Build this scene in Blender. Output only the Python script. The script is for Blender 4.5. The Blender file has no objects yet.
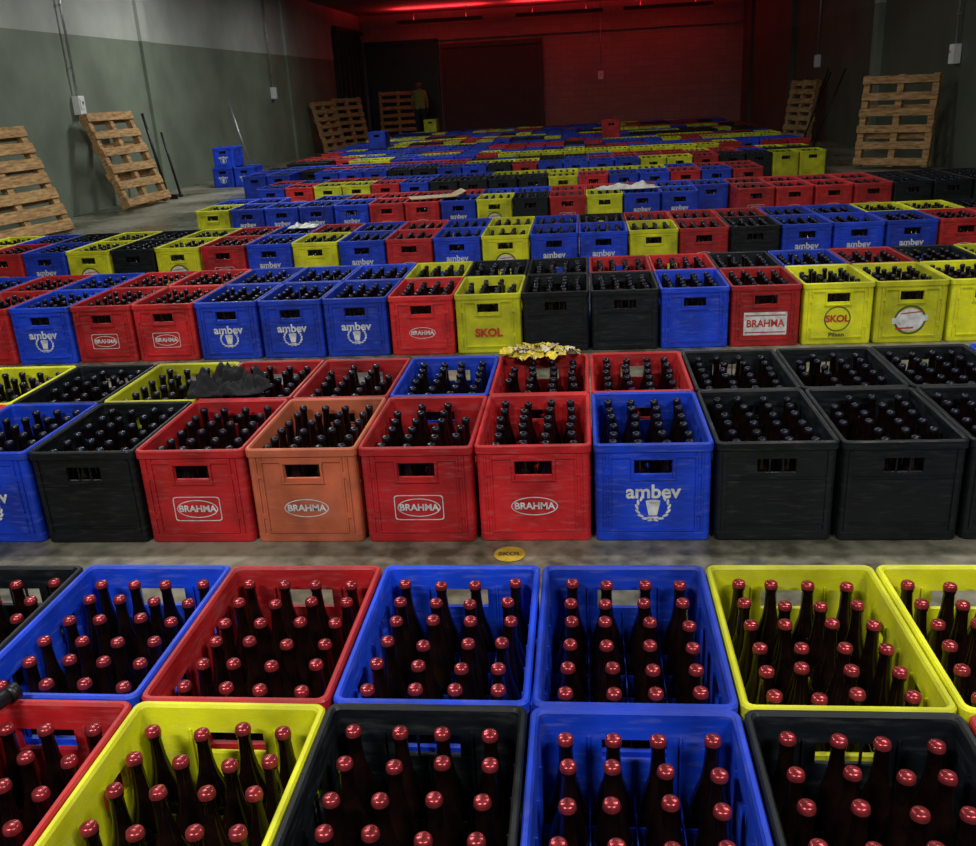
import bpy, bmesh, math, random
from mathutils import Vector, Matrix, noise
random.seed(7)
S=bpy.context.scene
COL=S.collection
H=0.3335; CAMH=1.374; W=.37; D=.522
XL,XR,YB,YF,ZC=-7.1,5.1,32.0,-4.0,3.8

# ---------------------------------------------------------------- materials
def newmat(n):
    m=bpy.data.materials.new(n); m.use_nodes=True
    nt=m.node_tree; b=nt.nodes['Principled BSDF']; return m,nt,b
def ramp(nt,fac,c0,c1,p0=.3,p1=.7):
    r=nt.nodes.new('ShaderNodeValToRGB'); r.color_ramp.elements[0].color=(*c0,1); r.color_ramp.elements[1].color=(*c1,1)
    r.color_ramp.elements[0].position=p0; r.color_ramp.elements[1].position=p1
    nt.links.new(fac,r.inputs[0]); return r.outputs[0]
def noise_n(nt,scale,detail=4,coord='Object',vec=None):
    tc=nt.nodes.new('ShaderNodeTexCoord'); n=nt.nodes.new('ShaderNodeTexNoise')
    n.inputs['Scale'].default_value=scale; n.inputs['Detail'].default_value=detail
    nt.links.new(vec or tc.outputs[coord],n.inputs['Vector']); return n
def bump(nt,b,fac,st,dist=.01):
    bp=nt.nodes.new('ShaderNodeBump'); bp.inputs['Strength'].default_value=st; bp.inputs['Distance'].default_value=dist
    nt.links.new(fac,bp.inputs['Height']); nt.links.new(bp.outputs[0],b.inputs['Normal'])
def simple(n,c,rough=.5,metal=0,var=.25,scale=20,spec=None):
    m,nt,b=newmat(n); nn=noise_n(nt,scale)
    lo=tuple(x*(1-var) for x in c); hi=tuple(min(1,x*(1+var)) for x in c)
    nt.links.new(ramp(nt,nn.outputs['Fac'],lo,hi),b.inputs['Base Color'])
    b.inputs['Roughness'].default_value=rough; b.inputs['Metallic'].default_value=metal
    if spec is not None: b.inputs['Specular IOR Level'].default_value=spec
    return m
def plastic(n,c,rough=.42,spec=.5):
    m,nt,b=newmat(n)
    b.inputs['Specular IOR Level'].default_value=spec
    oi=nt.nodes.new('ShaderNodeObjectInfo')
    tc=nt.nodes.new('ShaderNodeTexCoord'); add=nt.nodes.new('ShaderNodeVectorMath'); add.operation='ADD'
    nt.links.new(tc.outputs['Object'],add.inputs[0]); nt.links.new(oi.outputs['Location'],add.inputs[1])
    n1=noise_n(nt,7,7,vec=add.outputs[0]); 
    lo=tuple(x*.55 for x in c); hi=tuple(min(1,x*1.15+.002) for x in c)
    col=ramp(nt,n1.outputs['Fac'],lo,hi)
    mp=nt.nodes.new('ShaderNodeMapping'); mp.inputs['Scale'].default_value=(10,10,55)
    nt.links.new(add.outputs[0],mp.inputs[0])
    n2=noise_n(nt,1.5,8,vec=mp.outputs[0])
    sc=ramp(nt,n2.outputs['Fac'],(0,0,0),(1,1,1),.54,.74)
    mx=nt.nodes.new('ShaderNodeMix'); mx.data_type='RGBA'
    mul=nt.nodes.new('ShaderNodeMath'); mul.operation='MULTIPLY'; mul.inputs[1].default_value=.6
    nt.links.new(sc,mul.inputs[0]); nt.links.new(mul.outputs[0],mx.inputs[0])
    nt.links.new(col,mx.inputs[6])
    k=.028 if sum(c)<.1 else .085
    mx.inputs[7].default_value=(c[0]*.65+k,c[1]*.65+k,c[2]*.65+k,1)
    hs=nt.nodes.new('ShaderNodeHueSaturation'); mr=nt.nodes.new('ShaderNodeMapRange')
    mr.inputs[3].default_value=.65; mr.inputs[4].default_value=1.12
    nt.links.new(oi.outputs['Random'],mr.inputs[0]); nt.links.new(mr.outputs[0],hs.inputs['Value'])
    nt.links.new(mx.outputs[2],hs.inputs['Color']); nt.links.new(hs.outputs[0],b.inputs['Base Color'])
    rr=ramp(nt,n2.outputs['Fac'],(rough,)*3,(rough+.3,)*3); nt.links.new(rr,b.inputs['Roughness'])
    bump(nt,b,n1.outputs['Fac'],.2,.004)
    return m
C={'blue':plastic('plastic_blue',(.002,.052,.70),.40),
   'red':plastic('plastic_red',(.58,.012,.018),.40),
   'orange':plastic('plastic_faded_orange',(.64,.15,.065)),
   'yellow':plastic('plastic_lemon',(.78,.80,.010),.42),
   'black':plastic('plastic_black',(.004,.007,.011),.36,.35)}
M_glass,nt,b=newmat('amber_glass'); nn=noise_n(nt,30)
nt.links.new(ramp(nt,nn.outputs['Fac'],(.003,.0015,.0015),(.010,.004,.003)),b.inputs['Base Color'])
b.inputs['Roughness'].default_value=.1; b.inputs['Coat Weight'].default_value=.2
M_capred=simple('bottle_cap_red',(.34,.04,.05),.27,.65,.3,60)
M_capdark=simple('bottle_cap_dark',(.010,.012,.026),.28,.4,.4,60,.5)
M_white=simple('print_white',(.58,.61,.64),.5,0,.35,25)
M_printred=simple('print_red',(.45,.03,.02),.5)
M_printdark=simple('print_dark',(.07,.08,.03),.5)
M_wood,nt,b=newmat('pallet_wood')
tc=nt.nodes.new('ShaderNodeTexCoord'); mp=nt.nodes.new('ShaderNodeMapping'); mp.inputs['Scale'].default_value=(3,3,14)
nt.links.new(tc.outputs['Object'],mp.inputs[0]); nn=noise_n(nt,3,6,vec=mp.outputs[0])
nt.links.new(ramp(nt,nn.outputs['Fac'],(.20,.10,.04),(.56,.34,.14)),b.inputs['Base Color']); b.inputs['Roughness'].default_value=.8
bump(nt,b,nn.outputs['Fac'],.4)
M_metal=simple('galvanised_metal',(.45,.47,.48),.35,.8)
M_dark=simple('dark_metal',(.02,.02,.023),.4,.5)
M_door=simple('door_dark',(.06,.055,.052),.7,.1)
M_box=simple('switch_box_plastic',(.8,.82,.82),.4,0,.05)
M_cloth=simple('black_cloth',(.009,.010,.013),.9,0,.5,30)
M_foil=simple('yellow_wrapper',(.62,.50,.05),.35,0,.5,25)
M_card=simple('cardboard',(.45,.35,.22),.8)
M_paper=simple('white_plastic_film',(.6,.6,.58),.4)
M_sticker=simple('yellow_sticker',(.45,.32,.03),.5)

def wallmat(n,low,high,split=2.4,st=.25):
    m,nt,b=newmat(n); g=nt.nodes.new('ShaderNodeNewGeometry'); sp=nt.nodes.new('ShaderNodeSeparateXYZ')
    nt.links.new(g.outputs['Position'],sp.inputs[0])
    gt=nt.nodes.new('ShaderNodeMath'); gt.operation='GREATER_THAN'; gt.inputs[1].default_value=split
    nt.links.new(sp.outputs[2],gt.inputs[0])
    nn=noise_n(nt,1.2,8,vec=g.outputs['Position'])
    a=ramp(nt,nn.outputs['Fac'],tuple(x*.75 for x in low),tuple(x*1.2 for x in low))
    c=ramp(nt,nn.outputs['Fac'],tuple(x*.8 for x in high),tuple(x*1.15 for x in high))
    mx=nt.nodes.new('ShaderNodeMix'); mx.data_type='RGBA'
    nt.links.new(gt.outputs[0],mx.inputs[0]); nt.links.new(a,mx.inputs[6]); nt.links.new(c,mx.inputs[7])
    nt.links.new(mx.outputs[2],b.inputs['Base Color']); b.inputs['Roughness'].default_value=.6
    n2=noise_n(nt,25,4,vec=g.outputs['Position']); bump(nt,b,n2.outputs['Fac'],st)
    return m
M_wl=wallmat('painted_wall_green',(.17,.205,.155),(.42,.44,.41))
M_wr=wallmat('painted_wall_dark',(.065,.08,.06),(.10,.11,.09))
M_wb,nt,b=newmat('painted_block_wall'); g=nt.nodes.new('ShaderNodeNewGeometry')
mp=nt.nodes.new('ShaderNodeMapping'); mp.inputs['Rotation'].default_value=(math.radians(90),0,0)
nt.links.new(g.outputs['Position'],mp.inputs[0]); br=nt.nodes.new('ShaderNodeTexBrick')
br.inputs['Scale'].default_value=1.0; br.inputs['Brick Width'].default_value=.4; br.inputs['Row Height'].default_value=.2
br.inputs['Mortar Size'].default_value=.008
br.inputs['Color1'].default_value=(.30,.25,.23,1); br.inputs['Color2'].default_value=(.25,.21,.19,1); br.inputs['Mortar'].default_value=(.19,.17,.16,1)
nt.links.new(mp.outputs[0],br.inputs['Vector']); nt.links.new(br.outputs['Color'],b.inputs['Base Color']); b.inputs['Roughness'].default_value=.85
bump(nt,b,br.outputs['Fac'],-.2)
M_floor,nt,b=newmat('concrete_floor'); g=nt.nodes.new('ShaderNodeNewGeometry')
n1=noise_n(nt,.9,8,vec=g.outputs['Position']); n2=noise_n(nt,14,8,vec=g.outputs['Position'])
mx=nt.nodes.new('ShaderNodeMix'); mx.data_type='FLOAT'; mx.inputs[0].default_value=.4
nt.links.new(n1.outputs['Fac'],mx.inputs[2]); nt.links.new(n2.outputs['Fac'],mx.inputs[3])
nt.links.new(ramp(nt,mx.outputs[0],(.06,.06,.04),(.25,.235,.18),.42,.58),b.inputs['Base Color'])
nt.links.new(ramp(nt,n1.outputs['Fac'],(.15,)*3,(.65,)*3),b.inputs['Roughness']); bump(nt,b,n2.outputs['Fac'],.25,.005)
M_ceil=simple('ceiling_paint',(.24,.22,.21),.9,0,.2,2)

# ---------------------------------------------------------------- helpers
def obj(n,me,loc=(0,0,0),rot=(0,0,0),parent=None):
    o=bpy.data.objects.new(n,me); COL.objects.link(o); o.location=loc; o.rotation_euler=rot
    if parent: o.parent=parent
    return o
def addbox(bm,c,s,mi=0,mat=None):
    r=bmesh.ops.create_cube(bm,size=1)
    T=Matrix.Translation(c)@(mat or Matrix())@Matrix.Diagonal((s[0],s[1],s[2],1))
    bmesh.ops.transform(bm,matrix=T,verts=r['verts'])
    fs={f for v in r['verts'] for f in v.link_faces}
    for f in fs: f.material_index=mi
    return r['verts']
def addcyl(bm,p0,p1,r0,r1=None,seg=10,mi=0):
    p0=Vector(p0);p1=Vector(p1);d=p1-p0
    r=bmesh.ops.create_cone(bm,cap_ends=True,segments=seg,radius1=r0,radius2=r1 if r1 is not None else r0,depth=d.length)
    q=d.to_track_quat('Z','Y').to_matrix().to_4x4()
    bmesh.ops.transform(bm,matrix=Matrix.Translation((p0+p1)/2)@q,verts=r['verts'])
    for f in {f for v in r['verts'] for f in v.link_faces}: f.material_index=mi; f.smooth=True
def finish(bm,n,mats,smooth=False,bev=0):
    me=bpy.data.meshes.new(n)
    if bev:
        bmesh.ops.bevel(bm,geom=bm.edges[:],offset=bev,segments=1,affect='EDGES')
    bm.normal_update(); bm.to_mesh(me); bm.free()
    for m in mats: me.materials.append(m)
    if smooth:
        for p in me.polygons: p.use_smooth=True
    return me

# ---------------------------------------------------------------- room
def roombox(n,lo,hi,mat):
    bm=bmesh.new(); addbox(bm,[(a+b)/2 for a,b in zip(lo,hi)],[b-a for a,b in zip(lo,hi)])
    return obj(n,finish(bm,n,[mat]))
roombox('floor',(XL-.2,YF-.2,-.2),(XR+.2,YB+.2,0),M_floor)
roombox('ceiling',(XL-.2,YF-.2,ZC),(XR+.2,YB+.2,ZC+.2),M_ceil)
roombox('wall_left',(XL-.2,YF-.2,0),(XL,YB+.2,ZC),M_wl)
roombox('wall_right',(XR,YF-.2,0),(XR+.2,YB+.2,ZC),M_wr)
roombox('wall_back',(XL,YB,0),(XR,YB+.2,ZC),M_wb)
roombox('wall_front',(XL,YF-.2,0),(XR,YF,ZC),M_wr)
for i,y in enumerate((8.0,15.7,23.6)):
    roombox('trim_%d'%(i+1),(XL,y-.14,0),(XL+.06,y+.14,ZC),M_wl)
for i,y in enumerate((9.5,17.6,24.5,30.2)):
    roombox('trim_%d'%(i+4),(XR-.1,y-.15,0),(XR,y+.15,ZC),M_wl if i==1 else M_wr)
roombox('trim_8',(XL+.06,YB-.12,2.95),(XR-.1,YB,3.05),M_wb)
# corrugated curtain door
bm=bmesh.new()
n=60; DX=-4.4; DW=3.1
for i in range(n):
    x0=DX+i*DW/n; off=.05*(i%2)
    addbox(bm,(x0+DW/n/2,YB-.09-off/2,1.35),(DW/n*1.02,.04,2.7))
addbox(bm,(DX+DW/2,YB-.1,2.76),(DW+.2,.16,.14))
for x in (DX-.06,DX+DW+.06): addbox(bm,(x,YB-.1,1.35),(.1,.16,2.7))
obj('door_1',finish(bm,'door_1',[M_door]))
bm=bmesh.new()
addbox(bm,(-5.75,YB-.08,1.45),(2.2,.06,2.9)); addbox(bm,(-5.75,YB-.1,2.95),(2.4,.14,.1))
addbox(bm,(-6.9,YB-.1,1.5),(.1,.14,3.0)); addbox(bm,(-4.62,YB-.1,1.5),(.1,.14,3.0))
for k in range(6): addbox(bm,(-5.75,YB-.12,.3+k*.5),(2.1,.03,.04))
obj('dark_opening_panel',finish(bm,'dark_opening_panel',[M_dark]))  # added dark panel standing in for the dark opening at back left
bm=bmesh.new()
addbox(bm,(XL+.06,29.9,1.6),(.08,3.4,3.2))
for k in range(6): addbox(bm,(XL+.12,28.4+k*.6,1.6),(.05,.06,3.2))
addbox(bm,(XL+.12,29.9,3.25),(.12,3.5,.12))
obj('dark_corner_panel',finish(bm,'dark_corner_panel',[M_dark]))  # made-up dark panel in place of unclear dark clutter along the left wall

# ---------------------------------------------------------------- crate mesh
HX,HY=.1825,.2585
HW=.058; HZ0,HZ1=.230,.277
def ring_pts(ins,r=.020):
    hx,hy=HX-ins,HY-ins; r=max(.006,r-ins*.5); P=[]
    def arc(cx,cy,a0):
        for k in range(5):
            a=a0+math.pi/2*k/4; P.append((cx+r*math.cos(a),cy+r*math.sin(a),0))
    for x,h in ((-.065,0),(-HW,1),(HW,0),(.065,0)): P.append((x,-hy,h))
    arc(hx-r,-hy+r,-math.pi/2)
    for y,h in ((-.15,1),(-.07,0),(.07,1),(.15,0)): P.append((hx,y,h))
    arc(hx-r,hy-r,0)
    for x,h in ((.065,0),(HW,1),(-HW,0),(-.065,0)): P.append((x,hy,h))
    arc(-hx+r,hy-r,math.pi/2)
    for y,h in ((.15,1),(.07,0),(-.07,1),(-.15,0)): P.append((-hx,y,h))
    arc(-hx+r,-hy+r,math.pi)
    return P
def crate_mesh(style):
    bm=bmesh.new()
    O=[(0,.010),(.006,.006),(.030,.005),(.032,.0055),(HZ0,.0055),(HZ1,.0055),(.304,.0055),(.306,.0005),(.329,0),(H,.003)]
    I=[(H,.010),(.328,.014),(HZ1,.017),(HZ0,.017),(.012,.020)]
    lv=[(z,i,'o') for z,i in O]+[(z,i,'i') for z,i in I]
    R=[]
    for z,ins,_ in lv:
        pts=ring_pts(ins); R.append([bm.verts.new((x,y,z)) for x,y,h in pts])
    flags=[h for _,_,h in ring_pts(0)]; n=len(flags)
    for l in range(len(lv)-1):
        za,zb=lv[l][0],lv[l+1][0]
        hole=({round(za,4),round(zb,4)}=={round(HZ0,4),round(HZ1,4)})
        for k in range(n):
            if hole and flags[k]: continue
            k2=(k+1)%n
            bm.faces.new((R[l][k],R[l][k2],R[l+1][k2],R[l+1][k]))
    bm.faces.new(list(reversed(R[0]))); bm.faces.new(R[-1])
    o0,o1,i1,i0=4,5,12,13
    for k in range(n):
        if flags[k]:
            k2=(k+1)%n
            bm.faces.new((R[o0][k],R[o0][k2],R[i0][k2],R[i0][k]))
            bm.faces.new((R[o1][k],R[i1][k],R[i1][k2],R[o1][k2]))
            bm.faces.new((R[o0][k],R[i0][k],R[i1][k],R[o1][k]))
            bm.faces.new((R[o0][k2],R[o1][k2],R[i1][k2],R[i0][k2]))
    for s in (-1,1):
        y=s*(HY-.005)
        if style==0:
            for x in (-.150,-.132,.132,.150): addbox(bm,(x,y,.17),(.005,.010,.265))
            addbox(bm,(0,y,.290),(.262,.009,.007)); addbox(bm,(0,y,.215),(.14,.010,.006))
            for x in (-HW-.006,HW+.006): addbox(bm,(x,y,.252),(.007,.011,.066))
            addbox(bm,(0,y,.285),(.14,.010,.007)); addbox(bm,(0,y,.040),(.262,.009,.006))
            for s2 in (-1,1):
                for z in (.24,.10): addbox(bm,(s2*.141,y,z),(.014,.008,.02))
        else:
            for x in (-.155,.155): addbox(bm,(x,y,.17),(.012,.009,.262))
            addbox(bm,(0,y,.213),(.30,.009,.004))
            for x in (-.02,.02): addbox(bm,(x,s*(HY-.012),.2535),(.004,.006,.05))
            addbox(bm,(0,y,.06),(.30,.009,.004))
    for s in (-1,1):
        x=s*(HX-.0055)
        for yy in (-.2,-.11,0,.11,.2): addbox(bm,(x,yy,.165),(.005,.006,.25))
        addbox(bm,(x,0,.290),(.006,.44,.006)); addbox(bm,(x,0,.205),(.006,.44,.006))
        for yy in (-.158,-.079,0,.079,.158): addbox(bm,(s*(HX-.019),yy,.15),(.005,.003,.27))
    for s in (-1,1):
        for xx in (-.0805,0,.0805): addbox(bm,(xx,s*(HY-.019),.15 if abs(xx)>.01 else .115),(.003,.005,.27 if abs(xx)>.01 else .21))
    for xx in (-.0805,0,.0805): addbox(bm,(xx,0,.085),(.0025,.476,.15))
    for yy in (-.158,-.079,0,.079,.158): addbox(bm,(0,yy,.085),(.324,.0025,.15))
    bmesh.ops.recalc_face_normals(bm,faces=bm.faces[:])
    me=bpy.data.meshes.new('crate_geo'); bm.to_mesh(me); bm.free(); return me
base=[crate_mesh(0),crate_mesh(1)]
CR={}
for k,m in C.items():
    me=base[1 if k=='black' else 0].copy(); me.name='crate_'+k; me.materials.append(m); CR[k]=me
# ---------------------------------------------------------------- bottles
PB=[(.030,.013),(.0345,.018),(.0345,.160),(.0325,.180),(.025,.208),(.0175,.233),(.0135,.260),(.0118,.300),(.0135,.303),(.0135,.311)]
PC=[(.0146,.310),(.0146,.314),(.0132,.320),(.010,.3225),(0,.3232)]
def bottles(seed,seg,capmi,missing=0):
    rnd=random.Random(seed); V=[];F=[];MI=[]
    for i in range(4):
        for j in range(6):
            if rnd.random()<missing: continue
            cx=(i-1.5)*.0805+rnd.uniform(-.0015,.0015); cy=(j-2.5)*.079+rnd.uniform(-.0015,.0015)
            tx,ty=rnd.uniform(-.025,.025),rnd.uniform(-.025,.025)
            for prof,mi in ((PB,0),(PC,capmi)):
                b0=len(V)
                for r,z in prof:
                    for s in range(seg):
                        a=2*math.pi*s/seg; V.append((cx+tx*z+r*math.cos(a),cy+ty*z+r*math.sin(a),z))
                for l in range(len(prof)-1):
                    for s in range(seg):
                        s2=(s+1)%seg; F.append((b0+l*seg+s,b0+l*seg+s2,b0+(l+1)*seg+s2,b0+(l+1)*seg+s)); MI.append(mi)
    me=bpy.data.meshes.new('bottles'); me.from_pydata(V,[],F)
    for m in (M_glass,M_capred,M_capdark): me.materials.append(m)
    me.polygons.foreach_set('material_index',MI); me.polygons.foreach_set('use_smooth',[True]*len(F)); me.update()
    return me
B_near=[bottles(i,20,1) for i in range(6)]
B_mid=[bottles(20+i,12,2,.0) for i in range(4)]+[bottles(31,12,2,.12)]
B_far=[bottles(40+i,6,2) for i in range(3)]

# ---------------------------------------------------------------- labels
def text_mesh(txt,size,off=.0):
    cu=bpy.data.curves.new('t','FONT'); cu.body=txt; cu.size=size; cu.align_x='CENTER'; cu.align_y='CENTER'; cu.offset=off; cu.extrude=.0004
    cu.resolution_u=4
    o=bpy.data.objects.new('t',cu); COL.objects.link(o); bpy.context.view_layer.update()
    dg=bpy.context.evaluated_depsgraph_get(); me=bpy.data.meshes.new_from_object(o.evaluated_get(dg)); bpy.data.objects.remove(o)
    return me
def ring2d(bm,rx,ry,t,mi=0,n=40,cx=0,cy=0,sq=2.0):
    a=[];b=[]
    for i in range(n):
        th=2*math.pi*i/n; c,s=math.cos(th),math.sin(th)
        p=lambda q:math.copysign(abs(q)**(2/sq),q)
        a.append(bm.verts.new((cx+rx*p(c),cy+ry*p(s),0))); b.append(bm.verts.new((cx+(rx-t)*p(c),cy+(ry-t)*p(s),0)))
    for i in range(n):
        j=(i+1)%n; f=bm.faces.new((a[i],a[j],b[j],b[i])); f.material_index=mi
def disc2d(bm,rx,ry,mi=0,n=32,cx=0,cy=0,rot=0,z=0):
    vs=[]
    for i in range(n):
        th=2*math.pi*i/n; x,y=rx*math.cos(th),ry*math.sin(th)
        vs.append(bm.verts.new((cx+x*math.cos(rot)-y*math.sin(rot),cy+x*math.sin(rot)+y*math.cos(rot),z)))
    f=bm.faces.new(vs); f.material_index=mi
def addtext(bm,txt,size,off,y=0,mi=0,sx=1,z=0.0004):
    me=text_mesh(txt,size,off); n0=len(bm.verts); nf=len(bm.faces)
    bm.from_mesh(me); bm.verts.ensure_lookup_table(); bm.faces.ensure_lookup_table()
    for v in bm.verts[n0:]: v.co=Vector((v.co.x*sx,v.co.y+y,v.co.z+z))
    for f in bm.faces[nf:]: f.material_index=mi
def poly(bm,pts,mi=0,z=0):
    f=bm.faces.new([bm.verts.new((x,y,z)) for x,y in pts]); f.material_index=mi
LAB={}
bm=bmesh.new(); ring2d(bm,.074,.032,.003); addtext(bm,'BRAHMA',.032,.0009); LAB['oval']=finish(bm,'label_oval',[M_white])
bm=bmesh.new(); ring2d(bm,.070,.032,.003); ring2d(bm,.080,.044,.003,n=48,sq=12); addtext(bm,'BRAHMA',.032,.0009); LAB['ovalrect']=finish(bm,'label_oval_rect',[M_white])
bm=bmesh.new(); poly(bm,[(-.112,-.062),(.112,-.062),(.112,.062),(-.112,.062)],0)
addtext(bm,'BRAHMA',.055,.0015,mi=1,sx=.90)
for z0 in (.042,-.050): poly(bm,[(-.105,z0),(.105,z0),(.105,z0+.006),(-.105,z0+.006)],1,.0006)
LAB['panel']=finish(bm,'label_panel',[M_white,M_printred])
bm=bmesh.new(); addtext(bm,'ambev',.064,.0016,y=.046,sx=1.0)
poly(bm,[(-.022,.010),(.022,.010),(.013,-.034),(-.013,-.034)]); poly(bm,[(-.018,-.038),(.018,-.038),(.014,-.046),(-.014,-.046)])
disc2d(bm,.023,.006,cy=.014)
for s in (-1,1):
    for i in range(7):
        a=math.radians(-82+i*21); cx=s*.050*math.cos(a); cy=-.006+.044*math.sin(a)
        disc2d(bm,.0105,.0042,n=10,cx=cx,cy=cy,rot=(a+1.1) if s>0 else math.pi-(a+1.1))
LAB['hops']=finish(bm,'label_hops',[M_white])
bm=bmesh.new(); addtext(bm,'SKOL',.062,.0025,mi=0,sx=1.0,y=-.01); LAB['plain']=finish(bm,'label_plain',[M_printred])
bm=bmesh.new(); disc2d(bm,.072,.060,0); ring2d(bm,.080,.078,.010,1); 
poly(bm,[(-.09,-.022),(.09,-.006),(.09,.026),(-.09,.010)],0,.0006)
poly(bm,[(-.07,-.050),(.02,-.046),(.02,-.038),(-.07,-.042)],2,.0008); poly(bm,[(-.05,.030),(.06,.040),(.058,.046),(-.048,.036)],2,.0008); LAB['round']=finish(bm,'label_round',[M_white,M_printdark,M_printred])
bm=bmesh.new(); ring2d(bm,.068,.068,.006,0,cy=.015); addtext(bm,'SKOL',.05,.0018,mi=1,y=.015); addtext(bm,'Pilsen',.036,.0008,mi=0,y=-.072); LAB['roundline']=finish(bm,'label_round_line',[M_printdark,M_printred])

def label_for(col,rnd):
    if col in('red','orange'): return rnd.choice(['oval','ovalrect','oval'])
    if col=='blue': return 'hops'
    if col=='yellow': return rnd.choice(['plain','round',None])
    return None
rl=random.Random(3)
def crate(col,X,Y,z=0,bset=B_mid,label='auto',parent=None,name='beer_crate',jit=1,flip=False):
    o=obj(name,CR[col],(X+rl.uniform(-.0015,.0015)*jit,Y+rl.uniform(-.003,.003)*jit,z),(0,0,rl.uniform(-.004,.004)*jit),parent)
    obj('bottles',rl.choice(bset),(0,0,0),(0,0,rl.choice((0,math.pi))),o)
    if label=='auto': label=label_for(col,rl)
    if label:
        obj('label',LAB[label],(0,-(HY-.0055)-.0012,.125),(math.pi/2,0,0),o)
    return o
X2,X3,X1,X4=.0172,.0322,-.1089,-.0325
Y1,Y2,Y3,Y4=1.905,2.6536,4.9163,7.0113
def rcol(r): return r.choices(['blue','red','yellow','black'],[.40,.26,.20,.14])[0]
def row(y0,x0,cells,kmin,kmax,bset,labels=None,front=True):
    r=random.Random(int(y0*100))
    for k in range(kmin,kmax+1):
        col=cells.get(k) or rcol(r)
        lab='auto' if front else None
        if labels and k in labels: lab=labels[k]
        crate(col,x0+(k+.5)*W,y0+D/2,bset=bset,label=lab)
b_,r_,y_,k_,o_='blue','red','yellow','black','orange'
row(Y1-D,X1,{-4:k_,-3:b_,-2:r_,-1:b_,0:b_,1:y_,2:y_,3:b_},-7,5,B_near)
row(Y1-2*D,X1,{-4:k_,-3:r_,-2:y_,-1:k_,0:b_,1:k_,2:r_},-7,5,B_near)
row(Y2,X2,{-7:r_,-6:b_,-5:k_,-4:r_,-3:o_,-2:r_,-1:r_,0:b_,1:k_,2:k_,3:k_,4:y_},-13,10,B_mid,{-4:'ovalrect',-3:'oval',-2:'ovalrect',-1:'oval'})
row(Y2+D,X2,{-7:y_,-6:k_,-5:y_,-4:r_,-3:r_,-2:b_,-1:r_,0:r_,1:k_,2:k_,3:k_,4:b_},-13,10,B_mid,front=False)
row(Y3,X3,{-10:r_,-9:b_,-8:r_,-7:r_,-6:b_,-5:b_,-4:b_,-3:r_,-2:y_,-1:k_,0:k_,1:b_,2:r_,3:y_,4:y_,5:y_,6:y_},-14,11,B_mid,
    {-8:'ovalrect',-7:'ovalrect',-3:'oval',-2:'plain',1:None,2:'panel',3:'roundline',4:'round',5:None,-6:'hops'})
row(Y3+D,X3,{-10:r_,-9:b_,-8:r_,-7:r_,-6:b_,-5:b_,-4:b_,-3:y_,-2:k_,-1:k_,0:r_,1:r_,2:k_,3:b_,4:r_,5:k_,6:y_},-14,11,B_mid,front=False)
row(Y4,X4,{-13:r_,-12:b_,-11:y_,-10:k_,-9:y_,-8:r_,-7:b_,-6:y_,-5:b_,-4:r_,-3:b_,-2:y_,-1:b_,0:b_,1:y_,2:r_,3:k_,4:b_,5:b_,6:b_,7:r_},-14,11,B_mid)
row(Y4+D,X4,{-11:y_,-10:k_,-8:r_,-5:b_,-4:r_,-3:b_,2:r_,3:r_,4:b_,5:b_,6:y_},-14,11,B_mid,front=False)
# far rows
r=random.Random(19)
yy=9.5; gi=0
while yy<28.0:
    x0=r.uniform(-.1,.1); nrow=2 if gi<2 else 3
    e=bpy.data.objects.new('beer_crate_row',None); COL.objects.link(e)
    prev=None
    for j in range(nrow):
        for k in range(-14,12):
            X=x0+(k+.5)*W
            if X<-5.0 and yy<20: continue
            if X<-4.2 and gi<2: continue
            if gi>=2 and X>3.6: continue
            if gi==1 and k>=6: continue
            if r.random()<.03: continue
            if prev is None or r.random()<.6: prev=rcol(r)
            col=prev
            if gi==0:
                col={(-1,0):r_,(0,0):y_,(1,0):b_,(2,0):b_,(3,0):b_,(-12,0):b_,(-11,0):y_,(-10,0):b_}.get((k,j),col)
                if 4<=k<=7: col=r_
                if k>=8: col=k_
            if gi==2 and 7<=k<=9 and j==0: col=y_
            if gi==2 and 4<=k<=6 and j==0: col=r_ if k==4 else k_
            crate(col,X,yy+D*(j+.5),0,B_far,label=(label_for(col,r) if j==0 and gi<2 else None),parent=e,name='crate',jit=1)
            if gi>2 and r.random()<.008:
                crate(col,X,yy+D*(j+.5),H+.001,B_far,label=None,parent=e,name='crate',jit=.5)
    if gi==2:
        for X,Y,z in ((-6.2,16.3,0),(-5.82,16.3,0),(-6.15,16.3,H+.001)): crate('blue',X,Y,z,B_far,label='hops',parent=e,name='crate')
    yy+=nrow*D+(1.15 if gi<2 else .8); gi+=1

# ---------------------------------------------------------------- pallets
def pallet_mesh(w=1.2,h=1.0,slats=7,seed=0,sw=.105):
    rnd=random.Random(seed); bm=bmesh.new()
    for x in (-w/2+.05,0,w/2-.05): addbox(bm,(x,0,h/2),(.09,.09,h))
    for side,n in ((-1,slats),(1,4)):
        for i in range(n):
            z=.07+(h-.14)*i/(n-1)
            addbox(bm,(rnd.uniform(-.01,.01),side*.056,z+rnd.uniform(-.008,.008)),(w,.022,sw),mat=Matrix.Rotation(rnd.uniform(-.012,.012),4,'Y'))
    return finish(bm,'pallet',[M_wood],bev=.003)
def pallet(X,Y,yaw,lean,w=1.2,h=1.0,z=0,slats=7,seed=0,sw=.105):
    o=obj('wooden_pallet',pallet_mesh(w,h,slats,seed,sw),(X,Y,z+.03))
    o.rotation_euler=(Matrix.Rotation(math.radians(yaw),3,'Z')@Matrix.Rotation(-lean,3,'X')).to_euler()
    return o
pallet(-6.28,10.15,76,.38,1.25,1.3,seed=1,slats=7,sw=.13)
pallet(-6.42,13.5,82,.34,1.1,1.38,seed=2,slats=6,sw=.12)
pallet(4.40,14.2,-38,.13,1.05,1.25,slats=6,seed=3)
pallet(4.56,21.2,-68,.15,.9,1.2,seed=4)
pallet(-6.5,25.2,76,.25,1.1,1.3,seed=5)
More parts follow.
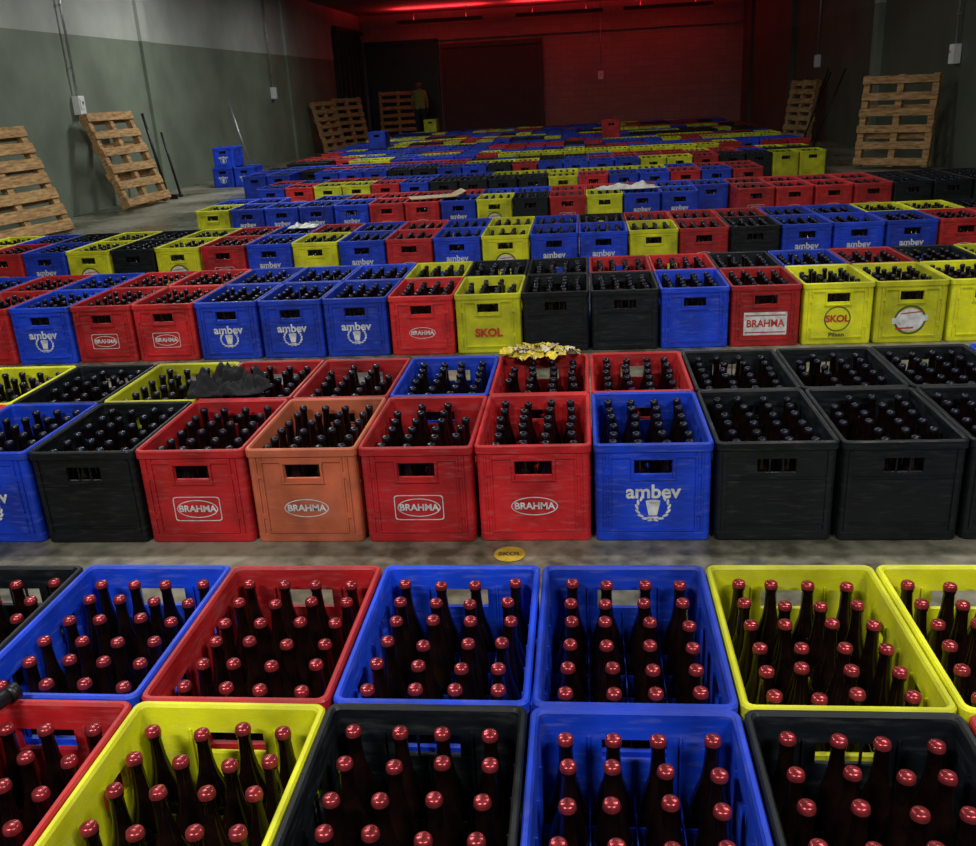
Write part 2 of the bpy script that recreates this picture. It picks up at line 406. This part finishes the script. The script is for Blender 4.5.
pallet(-6.35,26.9,60,.2,1.1,1.35,seed=6)
pallet(-5.7,30.3,8,.12,1.2,1.45,seed=7)

# poles / broom
def broom(name,X,Y,lx,ly,h,head=True,r=.014,mat=None):
    bm=bmesh.new(); addcyl(bm,(0,0,.03),(lx,ly,h),r,seg=10)
    if head:
        addbox(bm,(0,0,.05),(.3,.05,.05)); 
        for i in range(12): addbox(bm,(-.14+i*.0255,0,.02),(.012,.045,.04),1)
    else: addcyl(bm,(0,0,0),(0,0,.05),r*1.8,seg=10)
    return obj(name,finish(bm,name,[mat or M_dark,M_cloth]),(X,Y,0))
broom('broom',-6.5,14.4,-.25,.1,1.3,r=.022)
broom('metal_pole',-6.45,14.75,-.2,.1,1.0,False,r=.02)
broom('metal_pole',-6.35,18.1,-.35,0,1.45,False,.02,M_metal)
broom('metal_pole',4.5,19.3,.5,.0,1.4,False)
broom('metal_pole',4.4,19.8,.45,.2,1.4,False)
broom('metal_pole',4.45,20.1,.5,.1,1.35,False)
def sbox(X,Y,z,nx,ny,s=1.0):
    bm=bmesh.new()
    sz=(.10 if nx else .17*s,.10 if ny else .17*s,.25*s)
    addbox(bm,(0,0,0),sz); 
    addbox(bm,(nx*.055,ny*.055,.02),(.012 if nx else .11*s,.012 if ny else .11*s,.15*s))
    addbox(bm,(nx*.065,ny*.065,.03),(.012 if nx else .03,.012 if ny else .03,.05),1)
    bmesh.ops.bevel(bm,geom=bm.edges[:],offset=.004,segments=2,affect='EDGES')
    addcyl(bm,(0,0,.12*s),(0,0,ZC-z-.01),.016,seg=10,mi=2)
    k=.5
    while z+k<ZC-.2:
        addbox(bm,(0,0,k),(.05,.05,.02),2); k+=.8
    obj('switch_box_with_conduit',finish(bm,'switch_box',[M_box,M_dark,M_metal]),(X+nx*.055,Y+ny*.055,z))
sbox(XL,13.2,1.46,1,0); sbox(XL,22.1,1.55,1,0); sbox(.65,YB-.06,1.62,0,-1)
sbox(XR,21.8,1.58,-1,0); sbox(XR,14.0,1.5,-1,0)

def crumple(name,X,Y,z,sx,sy,h,mat,seed,n=40,flat=.4):
    bm=bmesh.new(); bmesh.ops.create_grid(bm,x_segments=n,y_segments=n,size=1)
    for v in bm.verts:
        u,w=v.co.x,v.co.y; a=math.atan2(w,u)
        k=1-.25*noise.noise(Vector((math.cos(a)*1.5+seed,math.sin(a)*1.5,0)))
        p=Vector((u*2.2+seed*3,w*2.2,seed)); 
        hh=abs(noise.noise(p))*1.2+abs(noise.noise(p*2.6))*.5
        edge=max(0,1-max(abs(u),abs(w))**3)
        v.co=Vector((u*sx*k,w*sy*k,h*hh*edge+.002))
    o=obj(name,finish(bm,name,[mat],True),(X,Y,z)); 
    sm=o.modifiers.new('s','SOLIDIFY'); sm.thickness=.002; sm.offset=1; return o
c=crumple('black_cloth',X2-3.72*W,Y2+D+.11,H+.001,.15,.08,.13,M_cloth,1.3)
c.rotation_euler=(0,0,.15)
bm=bmesh.new(); rw=random.Random(5)
for i in range(60):
    a=rw.uniform(0,6.28); rr=rw.random()**.7
    cx,cy=.165*rr*math.cos(a),.06*rr*math.sin(a); cz=.006+.04*(1-rr)*rw.random()
    R=Matrix.Rotation(rw.uniform(0,6.28),4,'Z')@Matrix.Rotation(rw.uniform(-.7,.7),4,'X')@Matrix.Rotation(rw.uniform(-.4,.4),4,'Y')
    g=bmesh.ops.create_grid(bm,x_segments=5,y_segments=4,size=1)['verts']
    s1,s2=rw.uniform(.015,.038),rw.uniform(.010,.022)
    for v in g:
        q=v.co.copy(); v.co=Vector((q.x*s1,q.y*s2,.012*noise.noise(Vector((q.x*2+i,q.y*2,i)))*2))
    bmesh.ops.transform(bm,matrix=Matrix.Translation((cx,cy,cz+.012))@R,verts=g)
    mi=rw.choice((0,0,0,1,2))
    for f in {f for v in g for f in v.link_faces}: f.material_index=mi
mnz=min(v.co.z for v in bm.verts)
for v in bm.verts: v.co.z-=mnz
obj('yellow_wrapper_heap',finish(bm,'wrappers',[M_foil,M_paper,M_card],True),(X2-.55*W,Y2+2*D-.05,H+.002))
crumple('plastic_film',.45,9.85,H+.012,.30,.12,.06,M_paper,4.4,24)
crumple('plastic_film',-2.4,7.9,H+.004,.12,.08,.05,M_paper,6.1,24)
bm=bmesh.new(); addbox(bm,(0,0,.004),(.5,.3,.006)); addbox(bm,(.27,0,.03),(.12,.3,.006),mat=Matrix.Rotation(-.4,4,'Y'))
obj('cardboard_sheet',finish(bm,'cardboard',[M_card]),(-1.55,9.8,H+.012),(0,0,.3))
bm=bmesh.new(); disc2d(bm,.05,.05,0,z=.001); ring2d(bm,.05,.05,.006,1); addtext(bm,'SKOL',.03,.001,mi=1,z=.0015)
for v in bm.verts: v.co.z+=.0012
obj('floor_sticker',finish(bm,'sticker',[M_sticker,M_printdark]),(-.245,2.575,0))
bm=bmesh.new(); addcyl(bm,(0,0,.018),(-.13,-.42,.018),.014,seg=16); addcyl(bm,(0,0,.018),(.006,.018,.018),.016,seg=16)
obj('steel_pipe',finish(bm,'pipe',[M_dark]),(-1.085,1.36,H+.002))

# ---------------------------------------------------------------- worker
M_skin=simple('skin',(.30,.15,.10),.6); M_vest=simple('vest_yellow',(.25,.28,.06),.7); M_trs=simple('dark_trousers',(.02,.025,.04),.8); M_hair=simple('hair',(.01,.008,.007),.8)
def worker(X,Y,yaw):
    J=[((0,0,.95),.15),((0,0,1.15),.145),((0,0,1.36),.16),((0,0,1.47),.07),((0,.0,1.53),.06),
       ((.17,0,1.40),.07),((.23,0.02,1.13),.048),((.22,-.10,.92),.034),((-.17,0,1.40),.07),((-.23,.02,1.13),.048),((-.22,-.10,.92),.034),
       ((.1,0,.86),.10),((.11,-.01,.48),.065),((.11,.02,.08),.045),((.11,-.12,.04),.04),((-.1,0,.86),.10),((-.11,-.01,.48),.065),((-.11,.02,.08),.045),((-.11,-.12,.04),.04)]
    E=[(0,1),(1,2),(2,3),(3,4),(2,5),(5,6),(6,7),(2,8),(8,9),(9,10),(0,11),(11,12),(12,13),(13,14),(0,15),(15,16),(16,17),(17,18)]
    me=bpy.data.meshes.new('body'); me.from_pydata([j[0] for j in J],E,[])
    t=bpy.data.objects.new('t',me); COL.objects.link(t)
    t.modifiers.new('k','SKIN'); 
    for i,(p,rr) in enumerate(J): me.skin_vertices[0].data[i].radius=(rr,rr*.75 if i<3 else rr)
    me.skin_vertices[0].data[0].use_root=True
    s=t.modifiers.new('s','SUBSURF'); s.levels=2; s.render_levels=2
    bpy.context.view_layer.update(); dg=bpy.context.evaluated_depsgraph_get(); m2=bpy.data.meshes.new_from_object(t.evaluated_get(dg)); bpy.data.objects.remove(t)
    for m in (M_skin,M_vest,M_trs): m2.materials.append(m)
    for p in m2.polygons:
        p.use_smooth=True; c=p.center
        p.material_index=2 if c.z<.93 and abs(c.x)<.19 else (1 if c.z<1.47 and abs(c.x)<.2 or c.z>1.15 and c.z<1.47 else 0)
    root=bpy.data.objects.new('worker',None); COL.objects.link(root); root.location=(X,Y,0); root.rotation_euler=(0,0,yaw)
    obj('body',m2,parent=root)
    bm=bmesh.new(); bmesh.ops.create_uvsphere(bm,u_segments=20,v_segments=14,radius=1)
    for v in bm.verts:
        q=v.co; x,y,z=q.x*.075,q.y*.095,q.z*.115
        if z<0: x*=1+z*2; y*=1+z*1.2
        v.co=(x,y,z+1.63)
    for f in bm.faces:
        cc=f.calc_center_median(); f.material_index=1 if (cc.z>1.68 or (cc.y>.02 and cc.z>1.58)) else 0
    addcyl(bm,(0,-.09,1.63),(0,-.118,1.60),.008,.014,seg=8)
    for s in (-1,1):
        addbox(bm,(s*.078,0,1.62),(.012,.03,.05)); addbox(bm,(s*.03,-.088,1.645),(.022,.01,.01),1)
        for k in range(5):
            addcyl(bm,(s*(.222-.008),-.12-.01*k+.02,.90),(s*(.215),-.13-.012*k+.03,.80+.01*abs(k-2)),.009,.007,seg=6)
    addbox(bm,(0,-.09,1.585),(.045,.008,.008),2)
    obj('head_and_hands',finish(bm,'head',[M_skin,M_hair,M_printred],True),parent=root)
worker(-4.9,29.6,.3)

# ---------------------------------------------------------------- lamps
def lamp(X,Y,P,col=(1,.97,.90),L=1.3,z=ZC-.12,up=False):
    m,nt,b=newmat('tube_emission'); b.inputs['Emission Color'].default_value=(*col,1); b.inputs['Emission Strength'].default_value=6
    bm=bmesh.new(); addbox(bm,(0,0,.06),(L,.22,.05)); addbox(bm,(0,-.11,.04),(L,.01,.09)); addbox(bm,(0,.11,.04),(L,.01,.09))
    for y in (-.05,.05): addcyl(bm,(-L/2+.02,y,.02),(L/2-.02,y,.02),.013,seg=10,mi=1)
    o=obj('ceiling_lamp',finish(bm,'lamp',[M_box if not up else M_dark,m]),(X,Y,z))
    l=bpy.data.lights.new('lamp_light','AREA'); l.shape='RECTANGLE'; l.size=L; l.size_y=.2; l.energy=P; l.color=col
    lo=bpy.data.objects.new('lamp_light',l); COL.objects.link(lo); lo.parent=o; lo.location=(0,0,-.02)
    return o
lamp(-2.0,-1.0,155); lamp(2.0,-1.0,155)
lamp(-2.6,3.6,80); lamp(2.2,3.6,70)
lamp(-3.8,9,120,(.97,1,.95)); lamp(1.8,9,42)
lamp(-4.6,15,120,(.97,1,.95)); lamp(1,15,26)
lamp(-4.2,21,42,(.97,1,.95))
for X in (-4.2,-.6,2.6):
    o=lamp(X,30.2,75,(1,.03,.04),2.6,ZC-.34,True)
    o.name='red_uplight_lamp'; o.rotation_euler=(math.pi,0,0)
    bm=bmesh.new()
    for s in (-.8,.8): addcyl(bm,(s,0,-.34+.001),(s,0,-.0),.008,seg=6)
    obj('hanger',finish(bm,'hanger',[M_dark]),parent=o)

w=bpy.data.worlds.new('world'); S.world=w; w.use_nodes=True
w.node_tree.nodes['Background'].inputs[0].default_value=(.5,.6,.7,1); w.node_tree.nodes['Background'].inputs[1].default_value=.05

# ---------------------------------------------------------------- camera
f,t,ps,ro=924.3,.3459,.1125,.055
Rr=Vector((math.cos(ps),math.sin(ps),0)); Fy=Vector((-math.sin(ps),math.cos(ps),0)); Z=Vector((0,0,1))
F=Fy*math.cos(t)-Z*math.sin(t); U=Fy*math.sin(t)+Z*math.cos(t)
R2=Rr*math.cos(ro)-U*math.sin(ro); U2=Rr*math.sin(ro)+U*math.cos(ro)
M=Matrix((R2,U2,-F)).transposed().to_4x4(); M.translation=(0,0,CAMH)
cam=bpy.data.cameras.new('camera'); co=bpy.data.objects.new('camera',cam); COL.objects.link(co); co.matrix_world=M
cam.sensor_width=36; cam.lens=f/976*36; cam.clip_start=.02; cam.clip_end=200
S.camera=co
try: S.view_settings.view_transform='Standard'
except Exception: pass
